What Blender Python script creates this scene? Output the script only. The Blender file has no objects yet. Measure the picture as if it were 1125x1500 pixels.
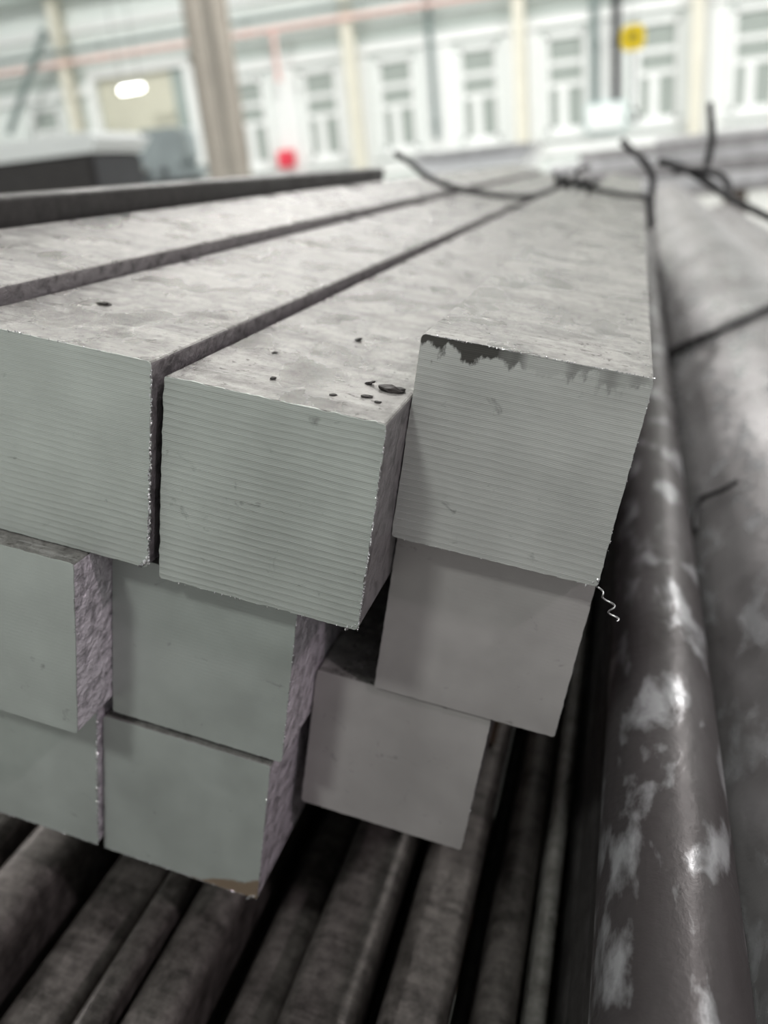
import bpy, bmesh, math, random
from mathutils import Vector, Matrix, Quaternion, noise as mnoise

scene = bpy.context.scene
COL = scene.collection
random.seed(7)

# ------------------------------------------------------------------ camera, world, exposure
F_PX = 1250.97                      # focal length in pixels of the 1125 x 1500 frame
RM = Matrix(((0.95501, 0.13165, 0.26574),      # bundle frame (across, up, along) -> camera (right, down, forward)
             (0.22865, -0.89752, -0.37707),
             (-0.18887, -0.42087, 0.88724)))
HORIZON_SLOPE = -0.105
EYE = 1.0                           # camera height above the hall floor
U = 0.1                             # one bar width in metres
_a = Vector((937.2 - 562.5, 218.35 - 750, F_PX)); _b = Vector((1, HORIZON_SLOPE, 0))
_n = _a.cross(_b).normalized()
if _n.y > 0: _n = -_n
_ub = RM.transposed() @ _n
TILT = -math.atan2(_ub.x, _ub.y)    # the pile leans this much about its own length
_c, _s = math.cos(TILT), math.sin(TILT)

def bundle_dir(x, y, z):            # bundle frame -> world direction
    return Vector((_c * x + _s * y, z, -_s * x + _c * y))

def bundle(x, y, z):                # bundle frame in bar widths, camera at its origin -> world point
    return bundle_dir(x, y, z) * U + Vector((0, 0, EYE))

def pixel_dir_bundle(u, v):
    return RM.transposed() @ Vector(((u - 562.5) / F_PX, (v - 750) / F_PX, 1))

def pixel_dir(u, v):
    return bundle_dir(*pixel_dir_bundle(u, v))

def at(u, v, dist):                 # point of a pixel's ray at a distance down the hall
    d = pixel_dir(u, v)
    return d * (dist / d.y) + Vector((0, 0, EYE))

def on_top(u, v, height):           # point of a pixel's ray on a level of the bundle, in bundle units
    d = pixel_dir_bundle(u, v)
    return d * (height / d.y)

cam_data = bpy.data.cameras.new('camera')
cam = bpy.data.objects.new('camera', cam_data)
COL.objects.link(cam)
cr = bundle_dir(*RM[0]); cd = bundle_dir(*RM[1]); cf = bundle_dir(*RM[2])
m = Matrix.Identity(4)
for i in range(3):
    m[i][0] = cr[i]; m[i][1] = -cd[i]; m[i][2] = -cf[i]
m.translation = Vector((0, 0, EYE))
cam.matrix_world = m
cam_data.sensor_fit = 'VERTICAL'
cam_data.sensor_height = 36
cam_data.lens = F_PX / 1500 * 36
cam_data.clip_start = 0.005
cam_data.clip_end = 200
cam_data.dof.use_dof = True
cam_data.dof.focus_distance = 0.378
cam_data.dof.aperture_fstop = 4.9
scene.camera = cam

world = bpy.data.worlds.new('hall_daylight')
scene.world = world
world.use_nodes = True
world.node_tree.nodes['Background'].inputs[0].default_value = (0.95, 1.0, 0.985, 1)
world.node_tree.nodes['Background'].inputs[1].default_value = 0.88

scene.view_settings.view_transform = 'Standard'
scene.view_settings.look = 'None'
scene.view_settings.gamma = 1
scene.view_settings.use_curve_mapping = False
scene.view_settings.exposure = -0.60

# ------------------------------------------------------------------ helpers
def link(o, parent=None):
    COL.objects.link(o)
    if parent: o.parent = parent
    return o

def tag(o, label, cat, group=None):
    o['label'] = label; o['category'] = cat
    if group: o['group'] = group
    return o

def root(name, loc, rot=(0, 0, 0), label=None, cat=None, group=None):
    o = bpy.data.objects.new(name, None)
    o.empty_display_size = 0.05
    link(o); o.location = loc; o.rotation_euler = rot
    if label: tag(o, label, cat, group)
    return o

def obj(name, bm, mat, parent=None, smooth=False, loc=None):
    me = bpy.data.meshes.new(name)
    bmesh.ops.recalc_face_normals(bm, faces=bm.faces)
    bm.to_mesh(me); bm.free()
    me.materials.append(mat)
    if smooth:
        for p in me.polygons: p.use_smooth = True
    o = bpy.data.objects.new(name, me)
    link(o, parent)
    if loc is not None: o.location = loc
    return o

def structure(name, bm, mat, parent=None):
    o = obj(name, bm, mat, parent)
    if parent is None: o['kind'] = 'structure'
    return o

def box(bm, x0, x1, y0, y1, z0, z1, bevel=0.0):
    r = bmesh.ops.create_cube(bm, size=1)
    vs = r['verts']
    for v in vs:
        v.co = Vector(((x0 + x1) / 2 + v.co.x * (x1 - x0), (y0 + y1) / 2 + v.co.y * (y1 - y0), (z0 + z1) / 2 + v.co.z * (z1 - z0)))
    if bevel:
        es = list({e for v in vs for e in v.link_edges})
        bmesh.ops.bevel(bm, geom=es, offset=bevel, segments=2, affect='EDGES')
    return vs

def bbox(*a, **k):
    bm = bmesh.new(); box(bm, *a, **k); return bm

def cyl(bm, p0, p1, r0, r1=None, seg=16):
    p0 = Vector(p0); p1 = Vector(p1); r1 = r0 if r1 is None else r1
    d = p1 - p0
    q = Vector((0, 0, 1)).rotation_difference(d.normalized())
    mtx = Matrix.Translation((p0 + p1) / 2) @ q.to_matrix().to_4x4()
    bmesh.ops.create_cone(bm, cap_ends=True, segments=seg, radius1=r0, radius2=r1, depth=d.length, matrix=mtx)

def tube(bm, pts, r, seg=8, wobble=0.0):
    pts = [Vector(p) for p in pts]
    # Catmull-Rom resampling
    fine = []
    n = len(pts)
    for i in range(n - 1):
        p0, p1, p2, p3 = pts[max(i - 1, 0)], pts[i], pts[i + 1], pts[min(i + 2, n - 1)]
        for k in range(6):
            t = k / 6
            fine.append(0.5 * ((2 * p1) + (p2 - p0) * t + (2 * p0 - 5 * p1 + 4 * p2 - p3) * t * t + (3 * p1 - p0 - 3 * p2 + p3) * t ** 3))
    fine.append(pts[-1])
    rings = []
    prev = None
    for i, p in enumerate(fine):
        d = (fine[min(i + 1, len(fine) - 1)] - fine[max(i - 1, 0)]).normalized()
        if prev is None:
            a = d.orthogonal().normalized()
        else:
            a = (prev - d * prev.dot(d)).normalized()
        prev = a
        b = d.cross(a)
        rr = r * (1 + wobble * mnoise.noise(p * 60))
        rings.append([bm.verts.new(p + (a * math.cos(2 * math.pi * j / seg) + b * math.sin(2 * math.pi * j / seg)) * rr) for j in range(seg)])
    for r0, r1 in zip(rings, rings[1:]):
        for j in range(seg):
            bm.faces.new((r0[j], r0[(j + 1) % seg], r1[(j + 1) % seg], r1[j]))
    bm.faces.new(rings[0]); bm.faces.new(list(reversed(rings[-1])))

def rounded_profile(w, h, r, seg=4):
    pts = []
    for cx, cz, a0 in ((w / 2 - r, h - r, 0), (-w / 2 + r, h - r, 90), (-w / 2 + r, r, 180), (w / 2 - r, r, 270)):
        for k in range(seg + 1):
            a = math.radians(a0 + 90 * k / seg)
            pts.append((cx + r * math.cos(a), cz + r * math.sin(a)))
    return pts

def extrude(bm, prof, y0, y1, n=1, wave=0.0, seed=0.0):
    rings = []
    for i in range(n + 1):
        y = y0 + (y1 - y0) * i / n
        ring = []
        for x, z in prof:
            p = Vector((x, y, z))
            if wave:
                q = Vector((x * 9 + seed, y * 3.1, z * 9))
                p.x += wave * mnoise.noise(q); p.z += wave * mnoise.noise(q + Vector((31, 7, 3)))
            ring.append(bm.verts.new(p))
        rings.append(ring)
    k = len(prof)
    for a, b in zip(rings, rings[1:]):
        for j in range(k):
            f = bm.faces.new((a[j], a[(j + 1) % k], b[(j + 1) % k], b[j]))
    bm.faces.new(rings[0]); bm.faces.new(list(reversed(rings[-1])))

# ------------------------------------------------------------------ materials
class Nodes:
    def __init__(self, name):
        self.m = bpy.data.materials.new(name); self.m.use_nodes = True
        self.t = self.m.node_tree; self.b = self.t.nodes['Principled BSDF']
    def n(self, kind, **ins):
        nd = self.t.nodes.new(kind)
        for k, v in ins.items():
            self.put(nd, k, v)
        return nd
    def put(self, nd, k, v):
        key = int(k[1:]) if k[0] == '_' else k
        if isinstance(v, bpy.types.NodeSocket): self.t.links.new(v, nd.inputs[key])
        else: nd.inputs[key].default_value = v
    def math(self, op, a, b=None, clamp=False):
        nd = self.t.nodes.new('ShaderNodeMath'); nd.operation = op; nd.use_clamp = clamp
        self.put(nd, '_0', a)
        if b is not None: self.put(nd, '_1', b)
        return nd.outputs[0]
    def ramp(self, fac, stops):
        nd = self.t.nodes.new('ShaderNodeValToRGB')
        e = nd.color_ramp.elements
        while len(e) < len(stops): e.new(0.5)
        for el, (p, c) in zip(e, stops):
            el.position = p; el.color = c if len(c) == 4 else (*c, 1)
        self.put(nd, '_0', fac)
        return nd.outputs[0]
    def mix(self, fac, a, b):
        nd = self.t.nodes.new('ShaderNodeMix'); nd.data_type = 'RGBA'
        self.put(nd, '_0', fac); self.put(nd, '_6', a); self.put(nd, '_7', b)
        return nd.outputs[2]
    def coords(self, vary=True):
        tc = self.t.nodes.new('ShaderNodeTexCoord')
        out = tc.outputs['Object']
        self.local = out; self.normal = tc.outputs['Normal']
        if vary:
            oi = self.t.nodes.new('ShaderNodeObjectInfo')
            sc = self.t.nodes.new('ShaderNodeVectorMath'); sc.operation = 'SCALE'
            sc.inputs[0].default_value = (11.3, 7.7, 5.1)
            self.t.links.new(oi.outputs['Random'], sc.inputs['Scale'])
            ad = self.t.nodes.new('ShaderNodeVectorMath'); ad.operation = 'ADD'
            self.t.links.new(out, ad.inputs[0]); self.t.links.new(sc.outputs[0], ad.inputs[1])
            out = ad.outputs[0]
        self.co = out
        return out
    def mapped(self, scale):
        mp = self.t.nodes.new('ShaderNodeMapping')
        mp.inputs['Scale'].default_value = scale
        self.t.links.new(self.co, mp.inputs[0])
        return mp.outputs[0]
    def noise(self, vec, scale, detail=4, rough=0.55, dist=0.0):
        nd = self.t.nodes.new('ShaderNodeTexNoise')
        self.t.links.new(vec, nd.inputs['Vector'])
        nd.inputs['Scale'].default_value = scale; nd.inputs['Detail'].default_value = detail
        nd.inputs['Roughness'].default_value = rough; nd.inputs['Distortion'].default_value = dist
        return nd.outputs[0]
    def bump(self, height, strength, dist, prev=None):
        nd = self.t.nodes.new('ShaderNodeBump')
        nd.inputs['Strength'].default_value = strength; nd.inputs['Distance'].default_value = dist
        self.t.links.new(height, nd.inputs['Height'])
        if prev is not None: self.t.links.new(prev, nd.inputs['Normal'])
        return nd.outputs[0]
    def set(self, **k):
        for key, v in k.items(): self.put(self.b, key.replace('_', ' ') if not key[0] == '_' else key, v)
        return self.m

def paint(name, col, rough=0.5, metal=0.0, vary=0.06, scale=3.0):
    N = Nodes(name); N.coords()
    f = N.noise(N.co, scale, 4)
    lo = tuple(c * (1 - vary) for c in col); hi = tuple(min(1, c * (1 + vary)) for c in col)
    return N.set(Base_Color=N.ramp(f, [(0.3, lo), (0.7, hi)]), Roughness=rough, Metallic=metal)

def saw_cut(name, tint, lines=1.0, edge_dirt=0.0, period=0.0034, stain=False):
    """band-saw cut steel: fine ridges running across the face, faint smudges, dirt clinging to the top edge"""
    N = Nodes(name); N.coords()
    sep = N.n('ShaderNodeSeparateXYZ', _0=N.local)
    x, z = sep.outputs[0], sep.outputs[2]
    wob = N.noise(N.mapped((22, 1, 60)), 1.0, 3)
    zz = N.math('ADD', z, N.math('MULTIPLY', wob, 0.0022))
    zz = N.math('ADD', zz, N.math('MULTIPLY', x, 0.012))
    ph = N.math('MULTIPLY', zz, 2 * math.pi / period)
    saw = N.math('FRACT', N.math('MULTIPLY', zz, 1 / period))
    ridge = N.math('POWER', saw, 3.0)
    fine = N.math('SINE', N.math('MULTIPLY', ph, 4.3))
    amp = N.ramp(N.noise(N.mapped((14, 1, 18)), 1.0, 3), [(0.3, (0.35,) * 3), (0.65, (1,) * 3)])
    ridge = N.math('MULTIPLY', ridge, amp)
    h = N.math('ADD', ridge, N.math('MULTIPLY', fine, 0.05))
    grain = N.noise(N.mapped((260, 1, 1500)), 1.0, 3)
    nb = N.bump(h, 0.8 * lines, 0.0006)
    nb = N.bump(grain, 0.10, 0.0003, nb)
    cloud = N.noise(N.co, 26, 3)
    base = N.ramp(cloud, [(0.3, tuple(c * 0.9 for c in tint)), (0.7, tuple(min(1, c * 1.08) for c in tint))])
    base = N.mix(N.math('MULTIPLY', ridge, 0.45 * lines), base, tuple(min(1, c * 1.6) for c in tint) + (1,))
    # smudges and specks with shapes of their own
    sm = N.noise(N.mapped((70, 1, 95)), 1.0, 5, 0.65, 0.6)
    base = N.mix(N.ramp(sm, [(0.645, (0,) * 3), (0.74, (0.6,) * 3)]), base, (0.10, 0.10, 0.095, 1))
    if edge_dirt:
        en = N.noise(N.mapped((120, 1, 60)), 1.0, 5, 0.6)
        d = N.math('SUBTRACT', N.math('ADD', z, N.math('MULTIPLY', N.math('SUBTRACT', en, 0.5), 0.032)), 0.0995 - 0.0075 * edge_dirt)
        mask = N.math('MULTIPLY', d, 420, clamp=True)
        along = N.noise(N.mapped((30, 1, 0.5)), 1.0, 2)
        mask = N.math('MULTIPLY', mask, N.ramp(along, [(0.34, (0.15,) * 3), (0.45, (1,) * 3)]))
        base = N.mix(N.math('MULTIPLY', mask, 0.95), base, (0.035, 0.032, 0.028, 1))
    if stain:
        sn = N.noise(N.mapped((60, 1, 60)), 1.0, 4)
        e = N.math('SUBTRACT', N.math('SUBTRACT', N.math('ADD', N.math('MULTIPLY', x, 0.35), N.math('MULTIPLY', sn, 0.012)), z), 0.0085)
        base = N.mix(N.math('MULTIPLY', e, 500, clamp=True), base, (0.23, 0.17, 0.12, 1))
    rough = N.ramp(cloud, [(0.3, (0.46,) * 3), (0.7, (0.58,) * 3)])
    return N.set(Base_Color=base, Metallic=0.45, Roughness=rough, Normal=nb)

def mill_scale(name, light, dark, bump=0.4, rough=(0.30, 0.55), metal=0.6, side=None, fleck=True, side_bump=0.0):
    """rolled bar skin: blotchy scale, cross streaks, dark specks; crumpled sides"""
    N = Nodes(name); N.coords()
    big = N.noise(N.mapped((1, 0.7, 1)), 30, 5, 0.6, 0.2)
    streak = N.noise(N.mapped((16, 75, 40)), 1.0, 5, 0.65, 0.3)
    fine = N.noise(N.mapped((1, 0.8, 1)), 170, 4, 0.7)
    f = N.math('ADD', N.math('ADD', N.math('MULTIPLY', big, 0.28), N.math('MULTIPLY', streak, 0.40)), N.math('MULTIPLY', fine, 0.32))
    base = N.ramp(f, [(0.38, dark), (0.49, tuple((a + b) / 2 for a, b in zip(light, dark))), (0.58, light)])
    if fleck:
        sp = N.noise(N.mapped((1, 0.8, 1)), 210, 5, 0.7)
        base = N.mix(N.ramp(sp, [(0.60, (0,) * 3), (0.66, (0.85,) * 3)]), base, (0.05, 0.043, 0.038, 1))
        sp2 = N.noise(N.mapped((85, 150, 85)), 1.0, 4, 0.6, 0.3)
        base = N.mix(N.ramp(sp2, [(0.66, (0,) * 3), (0.71, (0.9,) * 3)]), base, (0.045, 0.036, 0.032, 1))
        gl = N.noise(N.mapped((30, 160, 60)), 1.0, 4, 0.6)
        base = N.mix(N.ramp(gl, [(0.60, (0,) * 3), (0.68, (0.4,) * 3)]), base, (0.48, 0.47, 0.46, 1))
    nb = N.bump(N.noise(N.co, 150, 7, 0.7), bump, 0.0018)
    nb = N.bump(streak, bump * 0.5, 0.0008, nb)
    rg = N.ramp(big, [(0.35, (rough[0],) * 3), (0.65, (rough[1],) * 3)])
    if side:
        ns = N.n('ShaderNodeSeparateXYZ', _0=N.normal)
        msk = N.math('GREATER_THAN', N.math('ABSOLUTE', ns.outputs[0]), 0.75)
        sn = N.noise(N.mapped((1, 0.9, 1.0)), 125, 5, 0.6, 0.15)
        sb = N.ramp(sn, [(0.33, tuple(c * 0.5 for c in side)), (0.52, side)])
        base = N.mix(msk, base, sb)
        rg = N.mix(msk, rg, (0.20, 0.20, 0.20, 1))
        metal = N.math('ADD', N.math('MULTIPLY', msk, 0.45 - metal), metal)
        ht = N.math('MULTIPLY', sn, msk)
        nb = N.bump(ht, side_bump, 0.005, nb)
    return N.set(Base_Color=base, Metallic=metal, Roughness=rg, Normal=nb)

M = {}
M['cut_green'] = saw_cut('sawn steel grey green', (0.425, 0.445, 0.42), 1.0, 0.0)
M['cut_dirty'] = saw_cut('sawn steel with dirty top edge', (0.43, 0.43, 0.415), 0.8, 1.1, 0.0036)
M['cut_stained'] = saw_cut('fine sawn steel with a brown stain', (0.365, 0.385, 0.365), 0.14, 0.0, 0.0021, stain=True)
M['cut_plain'] = saw_cut('fine sawn steel grey green', (0.365, 0.385, 0.365), 0.16, 0.0, 0.0021)
M['cut_warm'] = saw_cut('fine sawn steel warm grey', (0.375, 0.35, 0.345), 0.10, 0.0, 0.0021)  # warm tint takes in pinkish light where the green lamp is shaded
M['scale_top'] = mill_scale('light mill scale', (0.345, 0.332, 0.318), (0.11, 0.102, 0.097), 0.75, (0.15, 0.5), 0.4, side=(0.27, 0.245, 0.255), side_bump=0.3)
M['scale_crumpled'] = mill_scale('light mill scale with crumpled sides', (0.345, 0.332, 0.318), (0.11, 0.102, 0.097), 0.75, (0.15, 0.5), 0.4, side=(0.88, 0.80, 0.87), side_bump=1.0)  # side colour brightened for light that the crumpled metal would catch
M['scale_dark'] = mill_scale('dark mill scale', (0.06, 0.055, 0.054), (0.028, 0.025, 0.025), 0.3, (0.35, 0.6), 0.4, fleck=False)
M['scale_under'] = mill_scale('brown mill scale', (0.16, 0.14, 0.133), (0.035, 0.03, 0.028), 0.35, (0.3, 0.55), 0.5, fleck=False)
M['scale_pale'] = mill_scale('worn pale scale', (0.30, 0.285, 0.27), (0.12, 0.11, 0.10), 0.3, (0.25, 0.45), 0.5, fleck=False)  # paler skin for the narrow bar under the bundle
M['burr'] = paint('bright burred steel', (0.62, 0.61, 0.62), 0.25, 0.9, 0.3, 300)
M['chip'] = paint('dark flake of scale', (0.035, 0.03, 0.028), 0.6, 0.2, 0.3, 200)
M['wire'] = paint('black annealed wire', (0.035, 0.033, 0.035), 0.5, 0.5, 0.2, 60)

def slab_material(name, lo, hi, rmin):
    N = Nodes(name); N.coords()
    big = N.noise(N.mapped((1, 0.45, 1)), 7, 4, 0.55, 0.8)
    patch = N.noise(N.mapped((1, 0.4, 1)), 42, 5, 0.55, 0.25)
    pm = N.ramp(patch, [(0.53, (0,) * 3), (0.66, (1,) * 3)])
    base = N.ramp(big, [(0.35, lo), (0.65, hi)])
    base = N.mix(N.math('MULTIPLY', pm, 0.6), base, (0.55, 0.55, 0.57, 1))
    rg = N.ramp(patch, [(0.46, (0.46,) * 3), (0.62, (rmin,) * 3)])
    nb = N.bump(N.noise(N.co, 40, 5, 0.6), 0.35, 0.003)
    nb = N.bump(patch, 0.25, 0.003, nb)
    return N.set(Base_Color=base, Metallic=0.5, Roughness=rg, Normal=nb)
M['slab'] = slab_material('dark glossy round bar skin', (0.055, 0.047, 0.048), (0.115, 0.106, 0.108), 0.33)  # darkened copy: bundle's shadow on the slim bar taken into its colour
M['slab_pale'] = slab_material('pale glossy round bar skin', (0.17, 0.158, 0.16), (0.34, 0.325, 0.33), 0.22)

M['wall'] = paint('pale mint wall paint', (0.77, 0.82, 0.795), 0.7, 0, 0.03, 1.5)
M['white'] = paint('white gloss paint', (0.85, 0.87, 0.86), 0.45, 0, 0.02)
M['cream'] = paint('cream column paint', (0.72, 0.70, 0.60), 0.5, 0, 0.05)
M['taupe'] = paint('taupe column paint', (0.36, 0.33, 0.29), 0.55, 0, 0.10, 2)
M['band'] = paint('grey green band paint', (0.50, 0.56, 0.53), 0.6, 0, 0.04)
M['pipe_grey'] = paint('grey green pipe paint', (0.20, 0.25, 0.245), 0.4, 0.1, 0.1)
M['pipe_pink'] = paint('faded red pipe paint', (0.80, 0.56, 0.52), 0.5, 0, 0.08)
M['red'] = paint('red cabinet paint', (0.80, 0.05, 0.09), 0.4, 0, 0.05)
M['yellow'] = paint('yellow hoist paint', (0.95, 0.70, 0.01), 0.4, 0, 0.05)
M['door'] = paint('beige roller door', (0.60, 0.59, 0.48), 0.55, 0, 0.04)
M['door_grey'] = paint('grey green door leaf', (0.33, 0.39, 0.37), 0.5, 0, 0.05)
M['machine'] = paint('blue grey machine paint', (0.27, 0.31, 0.32), 0.45, 0.1, 0.12)
M['dark'] = paint('dark iron', (0.05, 0.05, 0.055), 0.5, 0.4, 0.2)
M['sheet'] = paint('pale steel sheet', (0.74, 0.74, 0.77), 0.35, 0.4, 0.08)
M['steel_round'] = paint('grey rolled steel', (0.52, 0.51, 0.53), 0.32, 0.7, 0.25, 9)
M['steel_dim'] = paint('dull grey steel', (0.26, 0.25, 0.255), 0.42, 0.6, 0.3, 9)
M['floor'] = paint('sealed concrete', (0.42, 0.42, 0.405), 0.45, 0, 0.08, 0.8)
M['ceiling'] = paint('white roof sheeting', (0.70, 0.72, 0.71), 0.7, 0, 0.03)
M['rack'] = paint('rusty rack steel', (0.14, 0.09, 0.065), 0.7, 0.3, 0.3, 12)
M['timber'] = paint('oily timber', (0.10, 0.075, 0.055), 0.75, 0, 0.3, 20)
def glass():
    N = Nodes('window glass')
    return N.set(Base_Color=(0.50, 0.55, 0.515, 1), Roughness=0.08, Transmission_Weight=0.35)
M['glass'] = glass()
def emit(name, col, s):
    N = Nodes(name)
    return N.set(Base_Color=(0.8, 0.8, 0.8, 1), Emission_Color=(*col, 1), Emission_Strength=s)
M['lamp'] = emit('lamp diffuser glow', (1.0, 0.98, 0.94), 14.0)
M['led'] = emit('lit tube glow', (1.0, 1.0, 0.98), 9.0)

# ------------------------------------------------------------------ the hall
D = 22.0
structure('floor', bbox(-34, 24, -14, D + 0.3, -0.2, 0), M['floor'])
structure('ceiling', bbox(-34, 24, -14, D + 0.3, 10.5, 10.7), M['ceiling'])

WIN_W, WIN_Z0, WIN_Z1 = 0.92, 1.55, 3.55
WIN_X = [-15.35, -9.42, -7.50, -5.58, -3.60, -1.62, 0.36, 2.34, 4.3, 6.28]
DOOR_X0, DOOR_X1, DOOR_Z = -13.65, -11.05, 4.05
bm = bmesh.new()
cuts = sorted([(x - WIN_W / 2, x + WIN_W / 2, WIN_Z0, WIN_Z1) for x in WIN_X] + [(DOOR_X0, DOOR_X1, 0, DOOR_Z)])
px = -34
for x0, x1, z0, z1 in cuts:
    box(bm, px, x0, D, D + 0.3, 0, 10.5)
    if z0 > 0: box(bm, x0, x1, D, D + 0.3, 0, z0)
    box(bm, x0, x1, D, D + 0.3, z1, 10.5)
    px = x1
box(bm, px, 24, D, D + 0.3, 0, 10.5)
structure('wall_back', bm, M['wall'])

for i, x in enumerate(WIN_X):
    w = bpy.data.objects.new('window_%d' % (i + 1), None); link(w)
    w.location = (x, D, WIN_Z0); w['kind'] = 'structure'
    h = WIN_Z1 - WIN_Z0; hw = WIN_W / 2
    bm = bmesh.new()
    for a in ((-hw - 0.06, -hw + 0.09, 0, h), (hw - 0.09, hw + 0.06, 0, h), (-hw, hw, -0.08, 0.10), (-hw, hw, h - 0.07, h + 0.06)):
        box(bm, a[0], a[1], -0.04, 0.14, a[2], a[3])
    obj('window_frame', bm, M['white'], w)
    bm = bmesh.new()
    for z in (h * 0.71, h * 0.49): box(bm, -hw + 0.09, hw - 0.09, 0.0, 0.10, z - 0.06, z + 0.06)
    box(bm, -0.17, 0.03, 0.0, 0.10, 0.10, h * 0.49 - 0.06)
    obj('transom', bm, M['white'], w)
    obj('window_sill', bbox(-hw - 0.15, hw + 0.15, -0.16, 0.0, -0.14, -0.05), M['white'], w)
    for (a, b, z0, z1) in ((-hw + 0.09, hw - 0.09, h * 0.71 + 0.06, h - 0.07), (-hw + 0.09, hw - 0.09, h * 0.49 + 0.06, h * 0.71 - 0.06),
                           (-hw + 0.09, -0.17, 0.10, h * 0.49 - 0.06), (0.03, hw - 0.09, 0.10, h * 0.49 - 0.06)):
        obj('pane', bbox(a, b, 0.045, 0.065, z0, z1), M['glass'], w)

# pilasters between the windows
n = 0
for x0, x1 in ((-8.75, -8.1), (-4.95, -4.2), (-6.95, -6.2), (-3.0, -2.2), (-1.05, -0.35), (0.95, 1.75), (2.95, 3.7)):
    n += 1
    structure('trim_%d' % n, bbox(x0, x1, D - 0.07, D, 0.0, 3.85), M['white'])
for z0, z1, y, mat in ((3.72, 3.92, 0.16, 'white'), (4.02, 4.30, 0.10, 'band'), (5.15, 5.35, 0.12, 'white'), (1.05, 1.30, 0.08, 'white')):
    n += 1
    for x0, x1 in (((-34, 24),) if z0 > 3.7 and z0 > DOOR_Z else ((-34, DOOR_X0 - 0.2), (DOOR_X1 + 0.2, 24))):
        structure('trim_%d' % n, bbox(x0, x1, D - y, D, z0, z1), M[mat]); n += 1

# roller door in the wall
dr = bpy.data.objects.new('door_1', None); link(dr); dr.location = ((DOOR_X0 + DOOR_X1) / 2, D, 0); dr['kind'] = 'structure'
dw = (DOOR_X1 - DOOR_X0) / 2
for k in range(16):
    obj('door_slat', bbox(-dw, dw - 0.45, 0.10, 0.14, k * DOOR_Z / 16 + 0.012, (k + 1) * DOOR_Z / 16), M['door'], dr)
obj('door_leaf', bbox(dw - 0.44, dw, 0.06, 0.12, 0, DOOR_Z), M['door_grey'], dr)
bm = bmesh.new()
box(bm, -dw - 0.22, -dw, -0.10, 0.10, 0, DOOR_Z + 0.2); box(bm, dw, dw + 0.35, -0.10, 0.10, 0, DOOR_Z + 0.2); box(bm, -dw, dw, -0.10, 0.10, DOOR_Z, DOOR_Z + 0.2)
obj('door_frame', bm, M['white'], dr)

# wall columns: cream I-sections
def i_column(name, x, y, w, d, h, mat, label, group=None):
    r = root(name, (x, y, 0), label=label, cat='column', group=group)
    obj('flange', bbox(-w / 2, w / 2, -d / 2, -d / 2 + w * 0.10, 0.03, h), mat, r)
    obj('flange', bbox(-w / 2, w / 2, d / 2 - w * 0.10, d / 2, 0.03, h), mat, r)
    obj('web', bbox(-w * 0.05, w * 0.05, -d / 2 + w * 0.10, d / 2 - w * 0.10, 0.03, h), mat, r)
    obj('base_plate', bbox(-w * 0.8, w * 0.8, -d * 0.75, d * 0.55, 0, 0.03), mat, r)
    return r
for x, lab in ((-14.25, 'cream steel column between the beige roller door and the diagonal brace'),
               (-6.58, 'cream steel column beside the window next to the red cabinet'),
               (-2.60, 'cream steel column between the single grey downpipe and the twin pipes'),
               (1.15, 'cream steel column on the wall past the yellow hoist'),
               (5.2, 'cream steel column at the far end of the row of windows')):
    i_column('wall_column', x, D - 0.30, 0.26, 0.28, 10.45, M['cream'], lab, 'cream columns along the window wall')
# the large column standing free in the hall
p0 = at(303, 0, 14); p1 = at(333, 250, 14)
cx = (p0.x + p1.x) / 2
r = root('hall_column', (cx, 14, 0), (0, 0, math.radians(14)), 'broad taupe steel column standing free in front of the roller door wall', 'column')
for y0, y1 in ((-0.30, -0.26), (0.26, 0.30)):
    obj('flange', bbox(-0.30, 0.30, y0, y1, 0.04, 10.45), M['taupe'], r)
obj('web', bbox(-0.03, 0.03, -0.26, 0.26, 0.04, 10.45), M['taupe'], r)
for sx in (-1, 1):
    obj('stiffener', bbox(sx * 0.17 - 0.02, sx * 0.17 + 0.02, -0.36, -0.30, 0.04, 10.45), M['taupe'], r)
obj('base_plate', bbox(-0.42, 0.42, -0.46, 0.42, 0, 0.04), M['taupe'], r)

# crane rail carried by the columns
r = root('crane_rail', (-5, D - 0.62, 5.95), label='grey green crane rail beam running high along the wall', cat='beam')
obj('bottom_flange', bbox(-29, 29, -0.14, 0.14, 0, 0.04), M['band'], r)
obj('web', bbox(-29, 29, -0.03, 0.03, 0.04, 0.46), M['band'], r)
obj('top_flange', bbox(-29, 29, -0.14, 0.14, 0.46, 0.50), M['white'], r)
obj('rail', bbox(-29, 29, -0.05, 0.05, 0.50, 0.58), M['dark'], r)

def pipe(name, p0, p1, rad, mat, label, group=None, clips=()):
    p0, p1 = Vector(p0), Vector(p1)
    r = root(name, p0, label=label, cat='pipe', group=group)
    bm = bmesh.new(); cyl(bm, (0, 0, 0), p1 - p0, rad)
    obj('pipe_run', bm, mat, r, smooth=False)
    for t in clips:
        q = (p1 - p0) * t; d = (p1 - p0).normalized()
        bm = bmesh.new(); cyl(bm, q - d * 0.05, q + d * 0.05, rad * 1.35)
        obj('clip', bm, mat, r)
    return r
pipe('conduit', (-33, D - 0.49, 4.72), (23, D - 0.49, 4.72), 0.06, M['pipe_grey'], 'thin dark conduit running along the wall above the red pipe', clips=[k / 14 for k in range(1, 14)])
pipe('fire_pipe', (-33, D - 0.51, 4.46), (23, D - 0.51, 4.46), 0.06, M['pipe_pink'], 'faded red fire pipe running along the wall under the conduit', clips=[k / 14 for k in range(1, 14)])
pipe('drop_pipe', (-8.35, D - 0.51, 3.35), (-8.35, D - 0.51, 4.395), 0.06, M['pipe_pink'], 'short faded red drop pipe above the red cabinet', clips=(0.95, 0.05))
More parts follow.
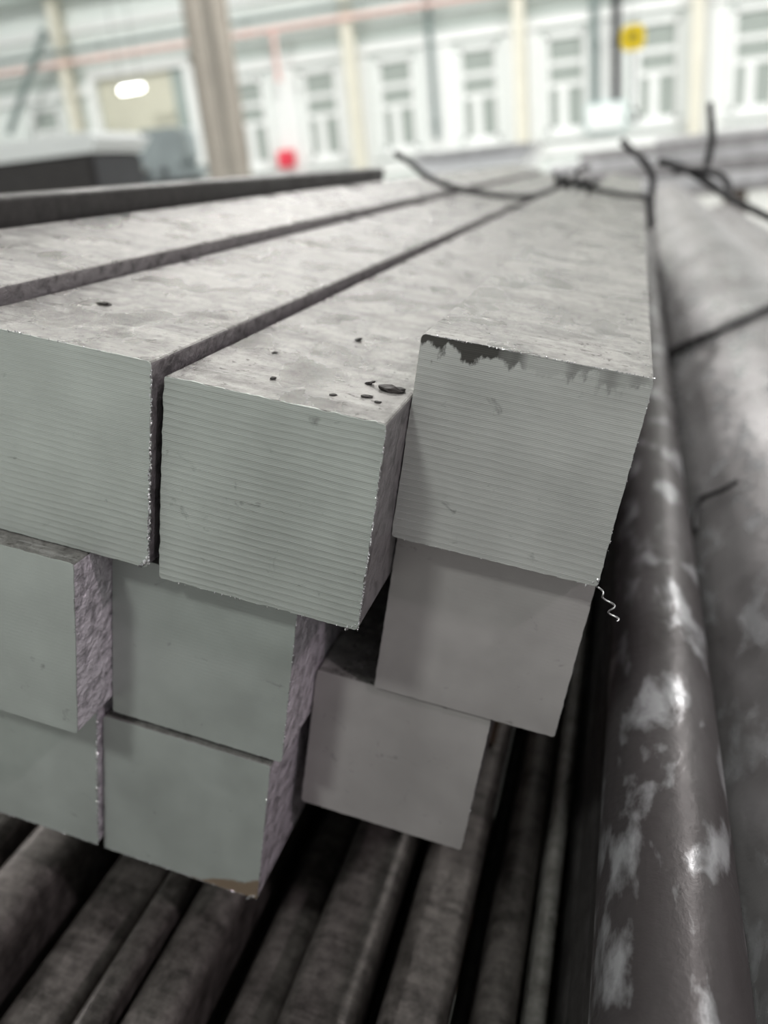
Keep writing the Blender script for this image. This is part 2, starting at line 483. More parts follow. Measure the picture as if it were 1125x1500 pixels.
pipe('down_pipe', (-4.66, D - 0.22, 1.70), (-4.66, D - 0.22, 5.1), 0.075, M['pipe_grey'], 'single grey green downpipe between two windows', clips=(0.1, 0.9))
pipe('down_pipe', (-0.98, D - 0.22, 2.05), (-0.98, D - 0.22, 6.0), 0.085, M['pipe_grey'], 'twin pipe beside the window, the one farther from the yellow hoist', clips=(0.3, 0.8))
pipe('down_pipe', (-0.52, D - 0.22, 2.05), (-0.52, D - 0.22, 6.0), 0.085, M['dark'], 'darker twin pipe close beside the yellow hoist', clips=(0.3, 0.8))
r = root('junction_cabinet', (-0.75, D - 0.16, 1.45), label='pale cyan cabinet on the wall under the twin pipes', cat='cabinet')
obj('cabinet_body', bbox(-0.42, 0.42, -0.14, 0.10, 0, 0.58, bevel=0.02), paint('pale cyan paint', (0.66, 0.82, 0.82), 0.5), r)
obj('cabinet_door', bbox(-0.38, 0.38, -0.16, -0.14, 0.04, 0.54), M['white'], r)
a = at(65, 45, D - 0.72); b = at(14, 195, D - 0.72)
pipe('diagonal_brace', b, a, 0.085, M['pipe_grey'], 'dark diagonal brace rising to the cream column beside the door', clips=(0.97,))

# red cabinet on the wall
p = at(418, 233, D - 0.3)
r = root('fire_cabinet', (p.x, D - 0.25, p.z - 0.2), label='small red fire cabinet on the wall under the red drop pipe', cat='cabinet')
obj('cabinet_body', bbox(-0.19, 0.19, -0.10, 0.18, 0, 0.40, bevel=0.015), M['red'], r)
obj('cabinet_door', bbox(-0.16, 0.16, -0.125, -0.10, 0.03, 0.37), M['red'], r)
obj('handle', bbox(0.10, 0.13, -0.145, -0.125, 0.16, 0.24), M['dark'], r)

# lit tube lamp over the door
p = at(193, 131, D - 1.0)
r = root('tube_lamp', p, label='lit white tube lamp hanging in front of the beige roller door', cat='lamp')
bm = bmesh.new(); cyl(bm, (-0.30, 0, 0), (0.30, 0, 0.02), 0.075)
obj('lit_tube', bm, M['led'], r)
obj('lamp_housing', bbox(-0.34, 0.34, -0.06, 0.06, 0.08, 0.13), M['white'], r)
bm = bmesh.new(); cyl(bm, (0.25, 0, 0.13), (0.25, 0, 10.5 - p.z), 0.006, seg=6); cyl(bm, (-0.25, 0, 0.13), (-0.25, 0, 10.5 - p.z), 0.006, seg=6)
obj('suspension_wire', bm, M['dark'], r)

# machine in front of the door
p = at(232, 245, 15)
r = root('lathe', (p.x, 15, 0), label='blue grey lathe standing in front of the beige roller door', cat='machine')
r.scale = (1.2, 1.0, 1.24)
obj('machine_base', bbox(-0.62, 0.62, -0.35, 0.35, 0, 1.05, bevel=0.03), M['dark'], r)
obj('bed', bbox(-0.70, 0.72, -0.30, 0.30, 1.05, 1.22, bevel=0.02), M['machine'], r)
bm = bmesh.new()
extrude(bm, [(x, z + 1.22) for x, z in rounded_profile(0.78, 0.52, 0.16, 5)], -0.28, 0.28)
obj('headstock', bm, M['machine'], r, loc=(0.20, 0, 0))
bm = bmesh.new(); cyl(bm, (-0.32, -0.32, 1.42), (-0.32, -0.22, 1.42), 0.10, seg=20); cyl(bm, (-0.32, -0.22, 1.42), (-0.32, 0.1, 1.42), 0.05, seg=12)
obj('handwheel', bm, paint('pale yellow green enamel', (0.62, 0.65, 0.35), 0.5), r)
for sx in (-0.05, 0.22):
    bm = bmesh.new(); cyl(bm, (sx, -0.34, 1.16), (sx, -0.28, 1.16), 0.06, seg=14)
    obj('knob', bm, M['dark'], r)

# yellow hoist with its chain, hanging from the crane
p = at(927, 55, 12)
r = root('hoist_block', p, label='yellow hoist hook block hanging on a thin cable before the windows', cat='hoist')
bm = bmesh.new()
extrude(bm, [(x, z - 0.135) for x, z in rounded_profile(0.28, 0.27, 0.09, 5)], -0.06, 0.06)
obj('block_body', bm, M['yellow'], r)
bm = bmesh.new(); cyl(bm, (0, -0.075, 0), (0, -0.06, 0), 0.06, seg=18)
obj('sheave_cover', bm, paint('dull ochre', (0.45, 0.33, 0.02), 0.5), r)
bm = bmesh.new()
for dx in (-0.04, 0.04): cyl(bm, (dx, 0, 0.11), (dx, 0, 10.5 - p.z), 0.006, seg=6)
obj('cable', bm, M['steel_round'], r)
for k in range(9):
    bm = bmesh.new()
    tor = [(0.022 * math.cos(t) * (1 if k % 2 else 0.2), 0.022 * math.cos(t) * (0.2 if k % 2 else 1), -0.15 - k * 0.062 + 0.042 * math.sin(t)) for t in [2 * math.pi * q / 8 for q in range(9)]]
    tube(bm, tor, 0.011, 5)
    obj('chain_link', bm, M['steel_round'], r)
bm = bmesh.new()
tube(bm, [(0.0, 0, -0.68), (0, 0, -0.76), (0.05, 0, -0.82), (0.04, 0, -0.90), (-0.03, 0, -0.91), (-0.06, 0, -0.86)], 0.018, 8)
obj('hook', bm, M['dark'], r)

# lamps: high bay lamps under the roof, flood lamps on the wall
def high_bay(x, y, z, power, size, label, col=(1.0, 0.985, 0.96)):
    r = root('high_bay_lamp', (x, y, z), label=label, cat='lamp', group='high bay lamps under the roof')
    bm = bmesh.new(); cyl(bm, (0, 0, 0.02), (0, 0, 0.26), size, size * 0.45, 24)
    obj('lamp_housing', bm, M['dark'], r)
    bm = bmesh.new(); cyl(bm, (0, 0, 0.0), (0, 0, 0.02), size * 0.95, seg=24)
    obj('diffuser', bm, M['lamp'], r)
    bm = bmesh.new(); cyl(bm, (0, 0, 0.26), (0, 0, 10.5 - z), 0.02, seg=8)
    obj('hanger', bm, M['dark'], r)
    ld = bpy.data.lights.new('lamp_glow', 'AREA'); ld.shape = 'DISK'; ld.size = size * 1.9; ld.energy = power; ld.color = col
    lo = bpy.data.objects.new('lamp_glow', ld); link(lo, r); lo.location = (0, 0, -0.02)
    return r
KEY = bundle_dir(-0.46, 1.2, -1.0); KEY = KEY * (8.4 / KEY.z) + Vector((0, 0, EYE))
high_bay(KEY.x, KEY.y, KEY.z, 1000, 0.75, 'high bay lamp under the roof behind the viewer, above the sawn bar ends', (0.94, 1.0, 0.95))
high_bay(9.5, -3.0, 8.6, 1200, 0.40, 'high bay lamp under the roof above the large round bars', (1.0, 0.90, 0.96))
for k, (x, y) in enumerate(((-8, 3), (5, 5), (-14, 12), (-3, 13), (7, 14))):
    high_bay(x, y, 9.3, (450, 400, 1700, 1700, 1700)[k], 0.35, ('high bay lamp over the dark billet stack', 'high bay lamp over the round bars on the right side of the hall', 'high bay lamp above the lathe',
             'high bay lamp in the middle of the hall before the windows', 'high bay lamp past the yellow hoist')[k])
def flood(x, z, label):
    r = root('flood_lamp', (x, D - 0.02, z), label=label, cat='lamp', group='flood lamps high on the window wall')
    obj('bracket', bbox(-0.04, 0.04, -0.50, 0.0, 0.26, 0.32), M['dark'], r)
    obj('yoke', bbox(-0.04, 0.04, -0.56, -0.50, 0.0, 0.32), M['dark'], r)
    obj('lamp_housing', bbox(-0.30, 0.30, -0.76, -0.56, -0.22, 0.22, bevel=0.02), M['dark'], r)
    obj('diffuser', bbox(-0.27, 0.27, -0.78, -0.76, -0.19, 0.19), emit('flood glow', (1, 0.98, 0.9), 110), r)
for u_, v_, y_, lab in ((35, 372, -1.0, 'flood lamp on the wall above the diagonal brace'), (150, 366, -1.0, 'flood lamp on the wall above the beige roller door'),
                    (280, 465, -1.08, 'flood lamp on the wall above the red cabinet'), (375, 425, -1.08, 'flood lamp on the wall beside the first cream column')):
    d = pixel_dir_bundle(u_, v_); d = bundle_dir(d.x, -d.y, d.z)
    q = d * ((D - 0.79) / d.y) + Vector((0, 0, EYE))
    flood(q.x + (0.55 if abs(q.x + 14.25) < 0.5 else 0.0), min(q.z, 10.1), lab)

# ------------------------------------------------------------------ the bundle of sawn square bars
ROT = (0, TILT, 0)

def face_profile(w, h, rough_amp, seed, r):
    prof = rounded_profile(w, h, r, 2)
    out = []
    for i, (x, z) in enumerate(prof):
        x2, z2 = prof[(i + 1) % len(prof)]
        L = math.hypot(x2 - x, z2 - z); k = max(1, int(L / 0.0016))
        for j in range(k):
            t = j / k; px_, pz_ = x + (x2 - x) * t, z + (z2 - z) * t
            nx, nz = (z2 - z) / max(L, 1e-9), -(x2 - x) / max(L, 1e-9)
            a = mnoise.noise(Vector((px_ * 190, pz_ * 190, seed))) + 0.6 * mnoise.noise(Vector((px_ * 520, pz_ * 520, seed + 9)))
            a = a * rough_amp
            out.append((px_ + nx * a, pz_ + nz * a))
    return out

def burr_strip(bm, p0, p1, n, amp, seed, normal):
    """crumbs of torn metal along an edge"""
    rnd = random.Random(seed)
    p0, p1 = Vector(p0), Vector(p1)
    for k in range(n):
        t = rnd.random()
        c = p0.lerp(p1, t) + Vector(normal) * rnd.uniform(-0.2, 0.7) * amp + Vector((0, rnd.uniform(-0.4, 0.6) * amp, 0))
        s = amp * rnd.uniform(0.25, 0.8)
        r_ = bmesh.ops.create_icosphere(bm, subdivisions=1, radius=s)
        for v in r_['verts']:
            v.co = Vector((v.co.x * rnd.uniform(0.5, 1), v.co.y * rnd.uniform(0.5, 1), v.co.z * rnd.uniform(0.7, 1.9))) + Vector((rnd.uniform(-.3, .3), rnd.uniform(-.3, .3), rnd.uniform(-.3, .3))) * s + c

def square_bar(cx, cy, z0, length, cut, body, label, h=1.0, ragged=0.0003, seed=0.0, burrs=(), edge_r=0.0016, group='sawn square steel bars in the bundle'):
    r = root('square_bar', bundle(cx, cy - h / 2, z0), ROT, label, 'steel bar', group)
    w, hh = U * 0.9985, U * h * 0.998
    bm = bmesh.new()
    extrude(bm, rounded_profile(w, hh, edge_r, 3), 0.0006, length * U, 24, 0.0004, seed)
    o = obj('bar_body', bm, M[body], r)
    for p in o.data.polygons:
        p.use_smooth = False
    bm = bmesh.new()
    extrude(bm, face_profile(w, hh, ragged, seed, edge_r), 0.0, 0.0007)
    obj('sawn_end', bm, M[cut], r)
    if burrs:
        bm = bmesh.new()
        for k, (e, n_, amp) in enumerate(burrs):
            x0, x1 = -w / 2, w / 2
            a, b, nn = {'R': ((x1, 0, 0.002), (x1, 0, hh - 0.002), (1, 0, 0)), 'L': ((x0, 0, 0.002), (x0, 0, hh - 0.002), (-1, 0, 0)),
                        'B': ((x0, 0, 0), (x1, 0, 0), (0, 0, -1)), 'T': ((x0, 0, hh), (x1, 0, hh), (0, 0, 1)),
                        'RL': ((x1, 0, 0.0), (x1, 0, hh * 0.55), (1, 0, 0)), 'C': ((x1 - 0.006, 0, -0.001), (x1, 0, 0.004), (0, 0, -1))}[e]
            burr_strip(bm, a, b, n_, amp, int(seed * 10) + k, nn)
        obj('burr', bm, M['burr'], r)['kind'] = 'stuff'
    return r

square_bar(-3.28, -1.49, 3.30, 26, 'cut_green', 'scale_top', 'square steel bar in the top row next to the dark bar, its sawn end hidden', seed=1.1)
square_bar(-2.262, -1.574, 3.172, 26.5, 'cut_green', 'scale_top', 'ribbed sawn square bar in the top row, a black slit beside its burred edge', seed=2.2,
           burrs=(('R', 110, 0.0009), ('RL', 90, 0.0011), ('C', 14, 0.0012), ('T', 60, 0.0005)))
square_bar(-1.226, -1.637, 3.214, 27, 'cut_green', 'scale_top', 'ribbed sawn square bar with dark flakes on its top, set lower than both neighbours', seed=3.3, ragged=0.0006,
           burrs=(('R', 110, 0.0006), ('RL', 110, 0.0006), ('C', 6, 0.0011), ('B', 30, 0.0006)))
square_bar(-0.223, -1.345, 3.640, 27, 'cut_dirty', 'scale_top', 'highest sawn square bar, ribbed end with black dirt along its top edge', seed=4.4, ragged=0.0003,
           burrs=(('T', 170, 0.0005), ('C', 10, 0.0009), ('R', 20, 0.0005), ('B', 60, 0.0004)))
square_bar(-2.574, -2.580, 3.047, 26, 'cut_plain', 'scale_crumpled', 'smooth sawn square bar jutting out below the slit, with a crumpled bright side', seed=5.5, burrs=(('R', 12, 0.0005),))
square_bar(-1.570, -2.667, 3.370, 26, 'cut_plain', 'scale_crumpled', 'smooth sawn square bar directly under the bar with dark flakes', seed=6.6, burrs=(('R', 60, 0.0006), ('B', 60, 0.0005)))
square_bar(-2.640, -3.652, 3.320, 26, 'cut_plain', 'scale_crumpled', 'sawn square bar at the bottom of the bundle, below the jutting bar with crumpled side', seed=7.7, burrs=(('R', 150, 0.0008), ('B', 170, 0.0006)))
square_bar(-1.630, -3.718, 3.369, 26, 'cut_stained', 'scale_crumpled', 'sawn square bar at the bottom of the bundle with a brown stained, burred lower corner', seed=8.8, burrs=(('B', 260, 0.0005), ('C', 20, 0.0014), ('R', 60, 0.0006)))
square_bar(-0.220, -2.348, 3.791, 26, 'cut_warm', 'scale_top', 'smooth warm grey sawn bar directly under the highest bar', seed=9.9, burrs=(('R', 10, 0.0004),))
square_bar(-0.561, -3.342, 3.813, 26, 'cut_warm', 'scale_top', 'smooth warm grey sawn bar hanging lowest beside the black gap', h=0.97, seed=10.3, burrs=(('RL', 16, 0.0007),))
square_bar(-3.66, -2.50, 4.6, 24, 'cut_plain', 'scale_top', 'square bar inside the bundle under the dark bar, upper one', seed=11.2)
square_bar(-3.70, -3.66, 4.6, 24, 'cut_plain', 'scale_top', 'square bar inside the bundle under the dark bar, lower one', seed=12.2)

# dark bar lying along the top row
r = root('dark_flat_bar', bundle(-3.93, -1.82, 2.6), ROT, 'dark flat bar standing on edge along the top row, shorter than the bars', 'steel bar')
bm = bmesh.new(); extrude(bm, rounded_profile(0.015, 0.1, 0.003, 3), 0.0006, 1.17, 8, 0.0004, 4)
obj('bar_body', bm, M['scale_dark'], r)
bm = bmesh.new(); extrude(bm, rounded_profile(0.014, 0.099, 0.003, 3), 1.1701, 1.1712)
obj('bar_end', bm, paint('olive sawn end', (0.16, 0.15, 0.11), 0.5, 0.3), r)

# dark bars under the bundle
def under_bar(x0, x1, top, height, z0, z1, label, rad=0.008, name='under_bar', mat='scale_under', seed=0.0, group='dark rolled bars under the bundle'):
    cx = (x0 + x1) / 2
    r = root(name, bundle(cx, top - height, z0), ROT, label, 'steel bar', group)
    bm = bmesh.new()
    extrude(bm, rounded_profile((x1 - x0) * U, height * U, rad, 5), 0, (z1 - z0) * U, 14, 0.0008, seed)
    o = obj('bar_body', bm, M[mat], r)
    for p in o.data.polygons: p.use_smooth = True
    bm = bmesh.new()
    extrude(bm, rounded_profile((x1 - x0) * U - 0.002, height * U - 0.002, rad, 5), -0.0008, 0.0)
    obj('bar_end', bm, M['scale_dark'], r, loc=(0, 0, 0.001))
    return r
UT = -4.75
ub = [(-3.95, -3.55, 0.0), (-3.45, -3.05, 0.0), (-2.95, -2.58, 0.0), (-2.42, -2.02, -0.25), (-1.90, -1.72, 0.03), (-1.68, -1.36, 0.0), (-1.21, -0.89, -0.32), (-0.86, -0.41, 0.0), (-0.31, 0.10, 0.0), (0.24, 0.50, -0.06), (0.74, 1.18, -0.42)]  # last one added to keep the gap by the round bars dark
uh = [0.98, 0.98, 0.98, 0.73, 0.98, 0.98, 0.66, 0.98, 0.98, 0.91, 0.90]
names = ['farthest out under the dark bar', 'next to the outermost one', 'leading towards the bottom bar of the bundle', 'below the jutting sawn bar', 'narrow, with a bright worn edge',
         'brownish, under the brown stained corner', 'sunk a little lower than its neighbours', 'broad, with pale worn patches', 'under the lowest warm grey sawn bar', 'beside the narrow pale bar', 'sunk deepest, below the slim round bar']
for k, (x0, x1, dz) in enumerate(ub):
    under_bar(x0, x1, UT + dz, uh[k], -4 + 0.4 * (k % 3), 27, 'dark rolled bar under the bundle, ' + names[k], rad=0.006 if x1 - x0 < 0.25 else 0.011, seed=k * 1.7)
under_bar(0.535, 0.665, UT, 0.97, -3.5, 27, 'narrow pale bar under the bundle beside the slim round bar', rad=0.0055, mat='scale_pale', seed=41)
for k in range(8):  # bars added to block the bright floor, so the gaps stay dark
    x0 = -3.9 + k * 0.575
    under_bar(x0, x0 + 0.565, UT - 1.0, 0.32, -4, 27, 'dark bar in the lowest layer on the rack, seen only through gaps', mat='scale_dark', seed=20 + k, group='bars in the lowest layer')
for k in range(3):
    under_bar(0.74, 1.17, -3.575 - 0.53 * k, 0.525, -4, 27, 'dark bar in the gap beneath the slim round bar, ' + ('upper', 'middle', 'lower')[k] + ' of three', mat='scale_dark', seed=30 + k, group='dark bars beneath the slim round bar')

# large round bars beside the bundle
def big_round(cx, cy, rad, z0, z1, label, mat='slab_pale', seg=64):
    r = root('large_round_bar', bundle(cx, cy - rad, z0), ROT, label, 'round bar', 'large round bars beside the bundle')
    bm = bmesh.new()
    prof = [(rad * U * math.cos(2 * math.pi * k / seg), rad * U + rad * U * math.sin(2 * math.pi * k / seg)) for k in range(seg)]
    extrude(bm, prof, 0, (z1 - z0) * U, 60, 0.0007, cx)
    ob = obj('bar_body', bm, M[mat], r)
    for p in ob.data.polygons: p.use_smooth = len(p.vertices) == 4
    bm = bmesh.new()
    extrude(bm, [(x * 0.985, (z - rad * U) * 0.985 + rad * U) for x, z in prof], -0.0008, 0.0)
    obj('bar_end', bm, M['cut_plain'], r)
    return r
RX, RY, RR = 3.18, -4.07, 2.0
big_round(0.95, -3.225, 0.33, -4, 60, 'slim round bar with glossy patches lying along the thickest round bar', 'slab')
big_round(RX, RY, RR, -4, 75, 'thickest round bar, glossy, with a thin wire across it')
big_round(6.95, -4.42, 1.65, -3, 70, 'round bar on the far side of the thickest one')

# rack and packing that carry everything
def beam_on(name, x0, x1, y0, y1, z0, z1, mat, label, cat, group=None):
    r = root(name, bundle((x0 + x1) / 2, y0, (z0 + z1) / 2), ROT, label, cat, group)
    hx, hz = (x1 - x0) * U / 2, (z1 - z0) * U / 2
    if mat == 'rack':
        t = 0.012; hh = (y1 - y0) * U
        obj('bottom_flange', bbox(-hx, hx, -hz, hz, 0, t), M[mat], r)
        obj('web', bbox(-hx, hx, -t / 2, t / 2, t, hh - t), M[mat], r)
        obj('top_flange', bbox(-hx, hx, -hz, hz, hh - t, hh), M[mat], r)
    else:
        obj('block', bbox(-hx, hx, -hz, hz, 0, (y1 - y0) * U, bevel=0.004), M[mat], r)
        for sx in (-1, 1):
            obj('band', bbox(sx * hx * 0.9 - 0.008, sx * hx * 0.9 + 0.008, -hz - 0.001, hz + 0.001, -0.0005, (y1 - y0) * U + 0.0005), M['rack'], r)
    return r
for k, z in enumerate((6.0, 22.0)):
    w = ('near', 'far')[k]
    beam_on('timber_packer', -4.1, -1.15, UT + 0.012, -4.235, z, z + 1.0, 'timber', 'oily timber packer under the bottom bars of the bundle, ' + ('closer to the sawn ends' if k == 0 else 'towards the wire tie'), 'timber', 'timber packers')
    beam_on('timber_packer', -1.0, -0.05, UT + 0.012, -3.835, z, z + 1.0, 'timber', 'short thick timber packer under the lowest warm grey bar, ' + ('closer to the sawn ends' if k == 0 else 'towards the wire tie'), 'timber', 'timber packers')
    beam_on('rack_beam', -5, 10, -7.1, -6.085, z - 0.6, z + 0.6, 'rack', 'rusty rack beam across the pile, ' + ('closer to the sawn ends' if k == 0 else 'towards the wire tie'), 'beam', 'rusty rack beams')
    for x in (-4.2, 3.0, 9.0):
        q = bundle(x, -7.12, z)
        r = root('rack_post', (q.x, q.y, 0), (0, 0, 0), 'rusty rack post standing on the floor under a rack beam', 'post', 'rusty rack posts')
        obj('post_tube', bbox(-0.04, 0.04, -0.04, 0.04, 0.012, q.z - 0.012), M['rack'], r)
        obj('foot_plate', bbox(-0.08, 0.08, -0.08, 0.08, 0, 0.012), M['rack'], r)

for z, w in ((44.0, 'past the wire tie'), (64.0, 'at the far ends of the round bars')):
    beam_on('rack_beam', 0.6, 10, -7.1, -6.085, z - 0.6, z + 0.6, 'rack', 'rusty rack beam under the large round bars only, ' + w, 'beam', 'rusty rack beams')
    for x in (1.4, 9.0):
        q = bundle(x, -7.12, z)
        r = root('rack_post', (q.x, q.y, 0), (0, 0, 0), 'rusty rack post standing on the floor under a rack beam', 'post', 'rusty rack posts')
        obj('post_tube', bbox(-0.04, 0.04, -0.04, 0.04, 0.012, q.z - 0.012), M['rack'], r)
        obj('foot_plate', bbox(-0.08, 0.08, -0.08, 0.08, 0, 0.012), M['rack'], r)

# ------------------------------------------------------------------ wires
def wire(name, pts, rad, label, world_pts=False, group=None, extra=()):
    P = [Vector(p) if world_pts else bundle(*p) for p in pts]
    r = root(name, P[0], label=label, cat='wire', group=group)
    bm = bmesh.new(); tube(bm, [p - P[0] for p in P], rad, 8, 0.15)
    obj('wire_strand', bm, M['wire'], r, smooth=True)
    for nm, q in extra:
        Q = [bundle(*p) for p in q]
        bm = bmesh.new(); tube(bm, [p - P[0] for p in Q], rad * 0.9, 8, 0.2)
        obj(nm, bm, M['wire'], r, smooth=True)
    return r
def T(u, v, h):
    p = on_top(u, v, h); return (p.x, p.y, p.z)
Zw = 17.0
def W_(u, v, z):
    d = pixel_dir_bundle(u, v); d = d * (z / d.z); return (d.x, d.y, d.z)
knot = W_(840, 268, 16.5)
kn = []
for k in range(26):
    t = k / 25
    kn.append((knot[0] - 0.35 + 0.75 * t, knot[1] + 0.10 * math.cos(t * 26), knot[2] + 0.12 * math.sin(t * 26)))
wire('tie_wire', [W_(578, 223, 14.6), W_(602, 240, 14.6), W_(632, 262, 14.3), W_(680, 279, 14.2), W_(735, 287, 14.7), W_(785, 286, 15.6), W_(820, 272, 16.4), knot,
                  W_(870, 277, 16.5), W_(910, 285, 16.4), W_(946, 290, 16.2), W_(951, 305, 16.2), W_(953, 335, 16.4)], 0.0048,
     'black tie wire bent across the top row with a twisted knot', extra=(('knot', kn), ('loose_end', [knot, (knot[0] + 0.05, knot[1] + 0.22, knot[2]), (knot[0] + 0.22, knot[1] + 0.30, knot[2])])))
wire('tie_wire', [W_(910, 205, 17.5), W_(925, 220, 17.5), W_(945, 238, 17.5), W_(956, 262, 17.5), W_(953, 300, 17.4), W_(955, 330, 17.2)], 0.0065,
     'thick black wire end sticking up between the highest bar and the round bars')
wire('tie_wire', [W_(965, 236, 19), W_(1000, 246, 18.8), W_(1035, 266, 18.5), W_(1065, 288, 18.2), W_(1095, 303, 18), W_(1135, 322, 17.6), W_(1200, 345, 17.2)], 0.0075,
     'thick black wire sagging over the far side of the thickest round bar', extra=(('wire_strand', [W_(985, 250, 18.5), W_(1030, 250, 18.6), W_(1062, 262, 18.6), W_(1068, 285, 18.5)]), ('loose_end', [W_(1040, 150, 19), W_(1043, 200, 19), W_(1036, 240, 19), W_(1032, 262, 18.8)])))
def S_(u, v, lift=0.075):    # on the thick round bar
    d = pixel_dir_bundle(u, v); c = Vector((RX, RY)); e = Vector((d.x, d.y))
    A = e.dot(e); B_ = e.dot(c); C_ = c.dot(c) - (RR + lift) ** 2
    disc = max(B_ * B_ - A * C_, 0.0)
    d = d * ((B_ - math.sqrt(disc)) / A)
    return (d.x, d.y, d.z)
q0 = S_(975, 520)
wire('strap_wire', [(q0[0] - 0.10, q0[1] - 0.35, q0[2] - 0.1), (q0[0] - 0.06, q0[1] - 0.12, q0[2]), q0, S_(1000, 507), S_(1040, 490), S_(1080, 473), S_(1125, 450), S_(1170, 432)], 0.006,
     'thin black wire lying across the thickest round bar')
wire('wire_offcut', [S_(1018, 775), S_(1019, 750), S_(1026, 732), S_(1045, 723), S_(1062, 716), S_(1080, 704)], 0.0025, 'short bent wire offcut lying on the thickest round bar')

# ------------------------------------------------------------------ crumbs, flakes, curled shaving
def flake(u, v, h, size, seed, label, lift=0.0):
    p = on_top(u, v, h)
    q = bundle(p.x, p.y, p.z)
    r_ = random.Random(seed)
    bm = bmesh.new()
    bmesh.ops.create_icosphere(bm, subdivisions=2, radius=1)
    for v_ in bm.verts:
        k = 1 + 0.9 * mnoise.noise(v_.co * 2.4 + Vector((seed * 3.1, 0, 0)))
        v_.co = Vector((v_.co.x * size * k * 1.25, v_.co.y * size * 0.85 * k, max(v_.co.z, -0.4) * size * 0.40 * k + size * 0.16))
    o = obj('scale_flake', bm, M['chip'])
    o.location = q; o.rotation_euler = (0, TILT, r_.uniform(0, 3))
    tag(o, label, 'metal flake', 'dark flakes on the top row')
T3T, T2T = -1.139, -1.076
flake(573, 573, T3T, 0.0044, 1, 'largest dark flake, near the corner of the bar set lower')
flake(541, 563, T3T, 0.0022, 2, 'small dark flake behind the largest flake')
flake(538, 582, T3T, 0.0020, 3, 'dark crumb in front of the largest flake')
flake(488, 579, T3T, 0.0014, 4, 'tiny dark crumb near the front edge of the lower bar')
flake(400, 555, T3T, 0.0018, 5, 'thin dark flake midway along the front edge of the lower bar')
flake(525, 499, T3T, 0.0024, 6, 'dark flake farther back on the lower bar')
flake(553, 590, T3T, 0.0015, 7, 'dark crumb right at the corner of the lower bar')
flake(152, 446, T2T, 0.0026, 8, 'dark flake alone on the bar next to the black slit')
flake(403, 517, T3T, 0.0015, 9, 'dark speck in the middle of the lower bar top')

c0 = bundle(0.285, -1.83, 3.63)
pts = []
d0 = pixel_dir_bundle(876, 862); k0 = 3.62 / d0.z
for k in range(40):
    t = k / 39
    u_ = 876 + 22 * min(1, t * 1.6) + 7 * math.sin(t * 15) * (0.25 + t); v_ = 860 + 50 * t
    d = pixel_dir_bundle(u_, v_); zz = 3.60 + 0.025 * math.cos(t * 15)
    pts.append(bundle(*(d * (zz / d.z))))
bm = bmesh.new(); tube(bm, [p - pts[0] for p in pts], 0.00045, 6)
o = obj('metal_shaving', bm, M['burr'], smooth=True); o.location = pts[0]
tag(o, 'curly bright metal shaving hanging from the lower corner of the highest bar', 'metal shaving')

# ------------------------------------------------------------------ other stock in the hall
# dark billets with pale sheets on top, at the far left
xe = at(148, 260, 5.0).x
zt = at(60, 232, 5.0).z
hb = zt / 4
for k in range(4):
    r = root('billet', (xe - 1.6, 5.0 + 0.3, k * hb), label='dark billet in the stack under the pale sheets, ' + ('lowest', 'second from the floor', 'third from the floor', 'topmost')[k], cat='billet', group='stacked dark billets')
    bm = bmesh.new()
    box(bm, -1.6, 1.6 - (0.04 if k % 2 else 0), -0.3, 0.3, 0.002, hb, bevel=0.02)
    obj('billet_body', bm, M['scale_dark'], r)
    obj('billet_end', bbox(1.6 - (0.04 if k % 2 else 0), 1.605 - (0.04 if k % 2 else 0), -0.28, 0.28, 0.02, hb - 0.02), M['dark'], r)
for k in range(4):
    o = obj('steel_sheet', bbox(-1.62, 1.58 + 0.03 * (k % 3), -0.30, 0.30, 0, 0.026), M['white'])
    o.location = (xe - 1.6, 5.3, zt + 0.002 + k * 0.030)
    tag(o, 'pale steel sheet on the dark billets, ' + ('lowest of four', 'second of four', 'third of four', 'topmost of four')[k], 'steel sheet', 'pale sheets on the billets')

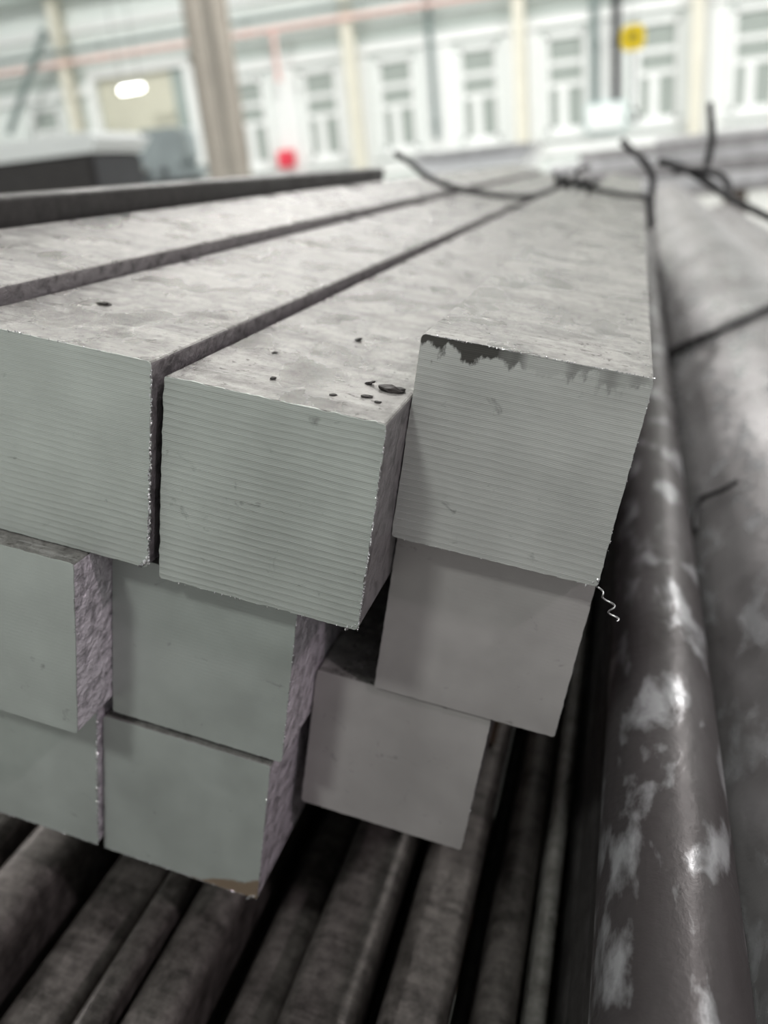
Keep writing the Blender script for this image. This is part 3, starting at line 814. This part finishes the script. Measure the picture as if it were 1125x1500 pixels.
# long round bars lying across the hall beyond the bundle
DR = 8.0
x0 = at(800, 228, DR).x
specs = [(0.085, 0.0, 262, 1), (0.075, 0.17, 240, 0), (0.065, 0.31, 222, 1), (0.07, 0.45, 207, 0), (0.06, 0.59, 196, 1)]
words = ('lowest and foremost', 'second from the front', 'in the middle of five', 'fourth from the front', 'highest and rearmost')
zlow = 9
for k, (rk, dy, vpx, kind) in enumerate(specs):
    y = DR + dy
    zc = at(1125, vpx, y).z
    zlow = min(zlow, zc - rk)
    xs = x0 + (0.30, 0.12, 0.0, 0.25, 0.9)[k]
    r = root('round_bar', (xs, y, zc), label='long round steel bar across the hall on trestles, ' + words[k], cat='steel bar', group='round bars across the hall')
    bm = bmesh.new(); cyl(bm, (0, 0, 0), (5.5, 0, 0), rk, seg=24)
    obj('bar_body', bm, M['steel_round' if kind else 'steel_dim'], r)
    bm = bmesh.new(); cyl(bm, (-0.002, 0, 0), (0, 0, 0), rk * 0.97, seg=24)
    obj('bar_end', bm, M['sheet'], r)
for k, x in enumerate((x0 + 1.05, x0 + 4.6)):
    r = root('timber_trestle', (x + (0.5 if k == 0 else 0), DR + 0.3, 0), label='oily timber trestle carrying the round bars, ' + ('at their cut ends' if k == 0 else 'towards their other ends'), cat='trestle', group='timber trestles')
    for dz, (rk, dy, vpx, kind) in enumerate(specs):
        zc = at(1125, vpx, DR + dy).z - rk
        obj('step_block', bbox(-0.06, 0.06, dy - 0.3 - 0.065, dy - 0.3 + 0.065, zlow - 0.05, zc - 0.001), M['timber'], r)
    obj('top_beam', bbox(-0.06, 0.06, -0.40, 0.40, zlow - 0.17, zlow - 0.05), M['timber'], r)
    for yy in (-0.32, 0.32): obj('leg', bbox(-0.05, 0.05, yy - 0.05, yy + 0.05, 0, zlow - 0.17), M['timber'], r)

# low pile of pale plates between the column and the round bars
pA = at(615, 222, 9.0); pB = at(765, 222, 9.0)
zt = at(690, 216, 9.0).z
for k in range(3):
    hh = 0.09
    o = obj('steel_plate', bbox(0, pB.x - pA.x + 0.08 * k, 0, 1.2, 0, hh - 0.01, bevel=0.005), M['steel_round' if k == 2 else 'sheet'])
    o.location = (pA.x - 0.04 * k, 9.0, zt - hh * (3 - k))
    tag(o, 'pale steel plate on low trestles beneath the windows, ' + ('lowest of three', 'middle of three', 'topmost of three')[k], 'steel plate', 'pale plates beneath the windows')
for k, x in enumerate((pA.x + 0.2, pB.x - 0.25)):
    r = root('plate_stand', (x, 9.6, 0), label='pale grey stand under the steel plates, ' + ('beside the single downpipe' if k == 0 else 'beside the cream column'), cat='stand', group='stands under the plates')
    obj('post', bbox(-0.06, 0.06, -0.06, 0.06, 0, zt - 0.37), M['band'], r)
    obj('crosshead', bbox(-0.08, 0.08, -0.5, 0.5, zt - 0.37, zt - 0.27), M['band'], r)
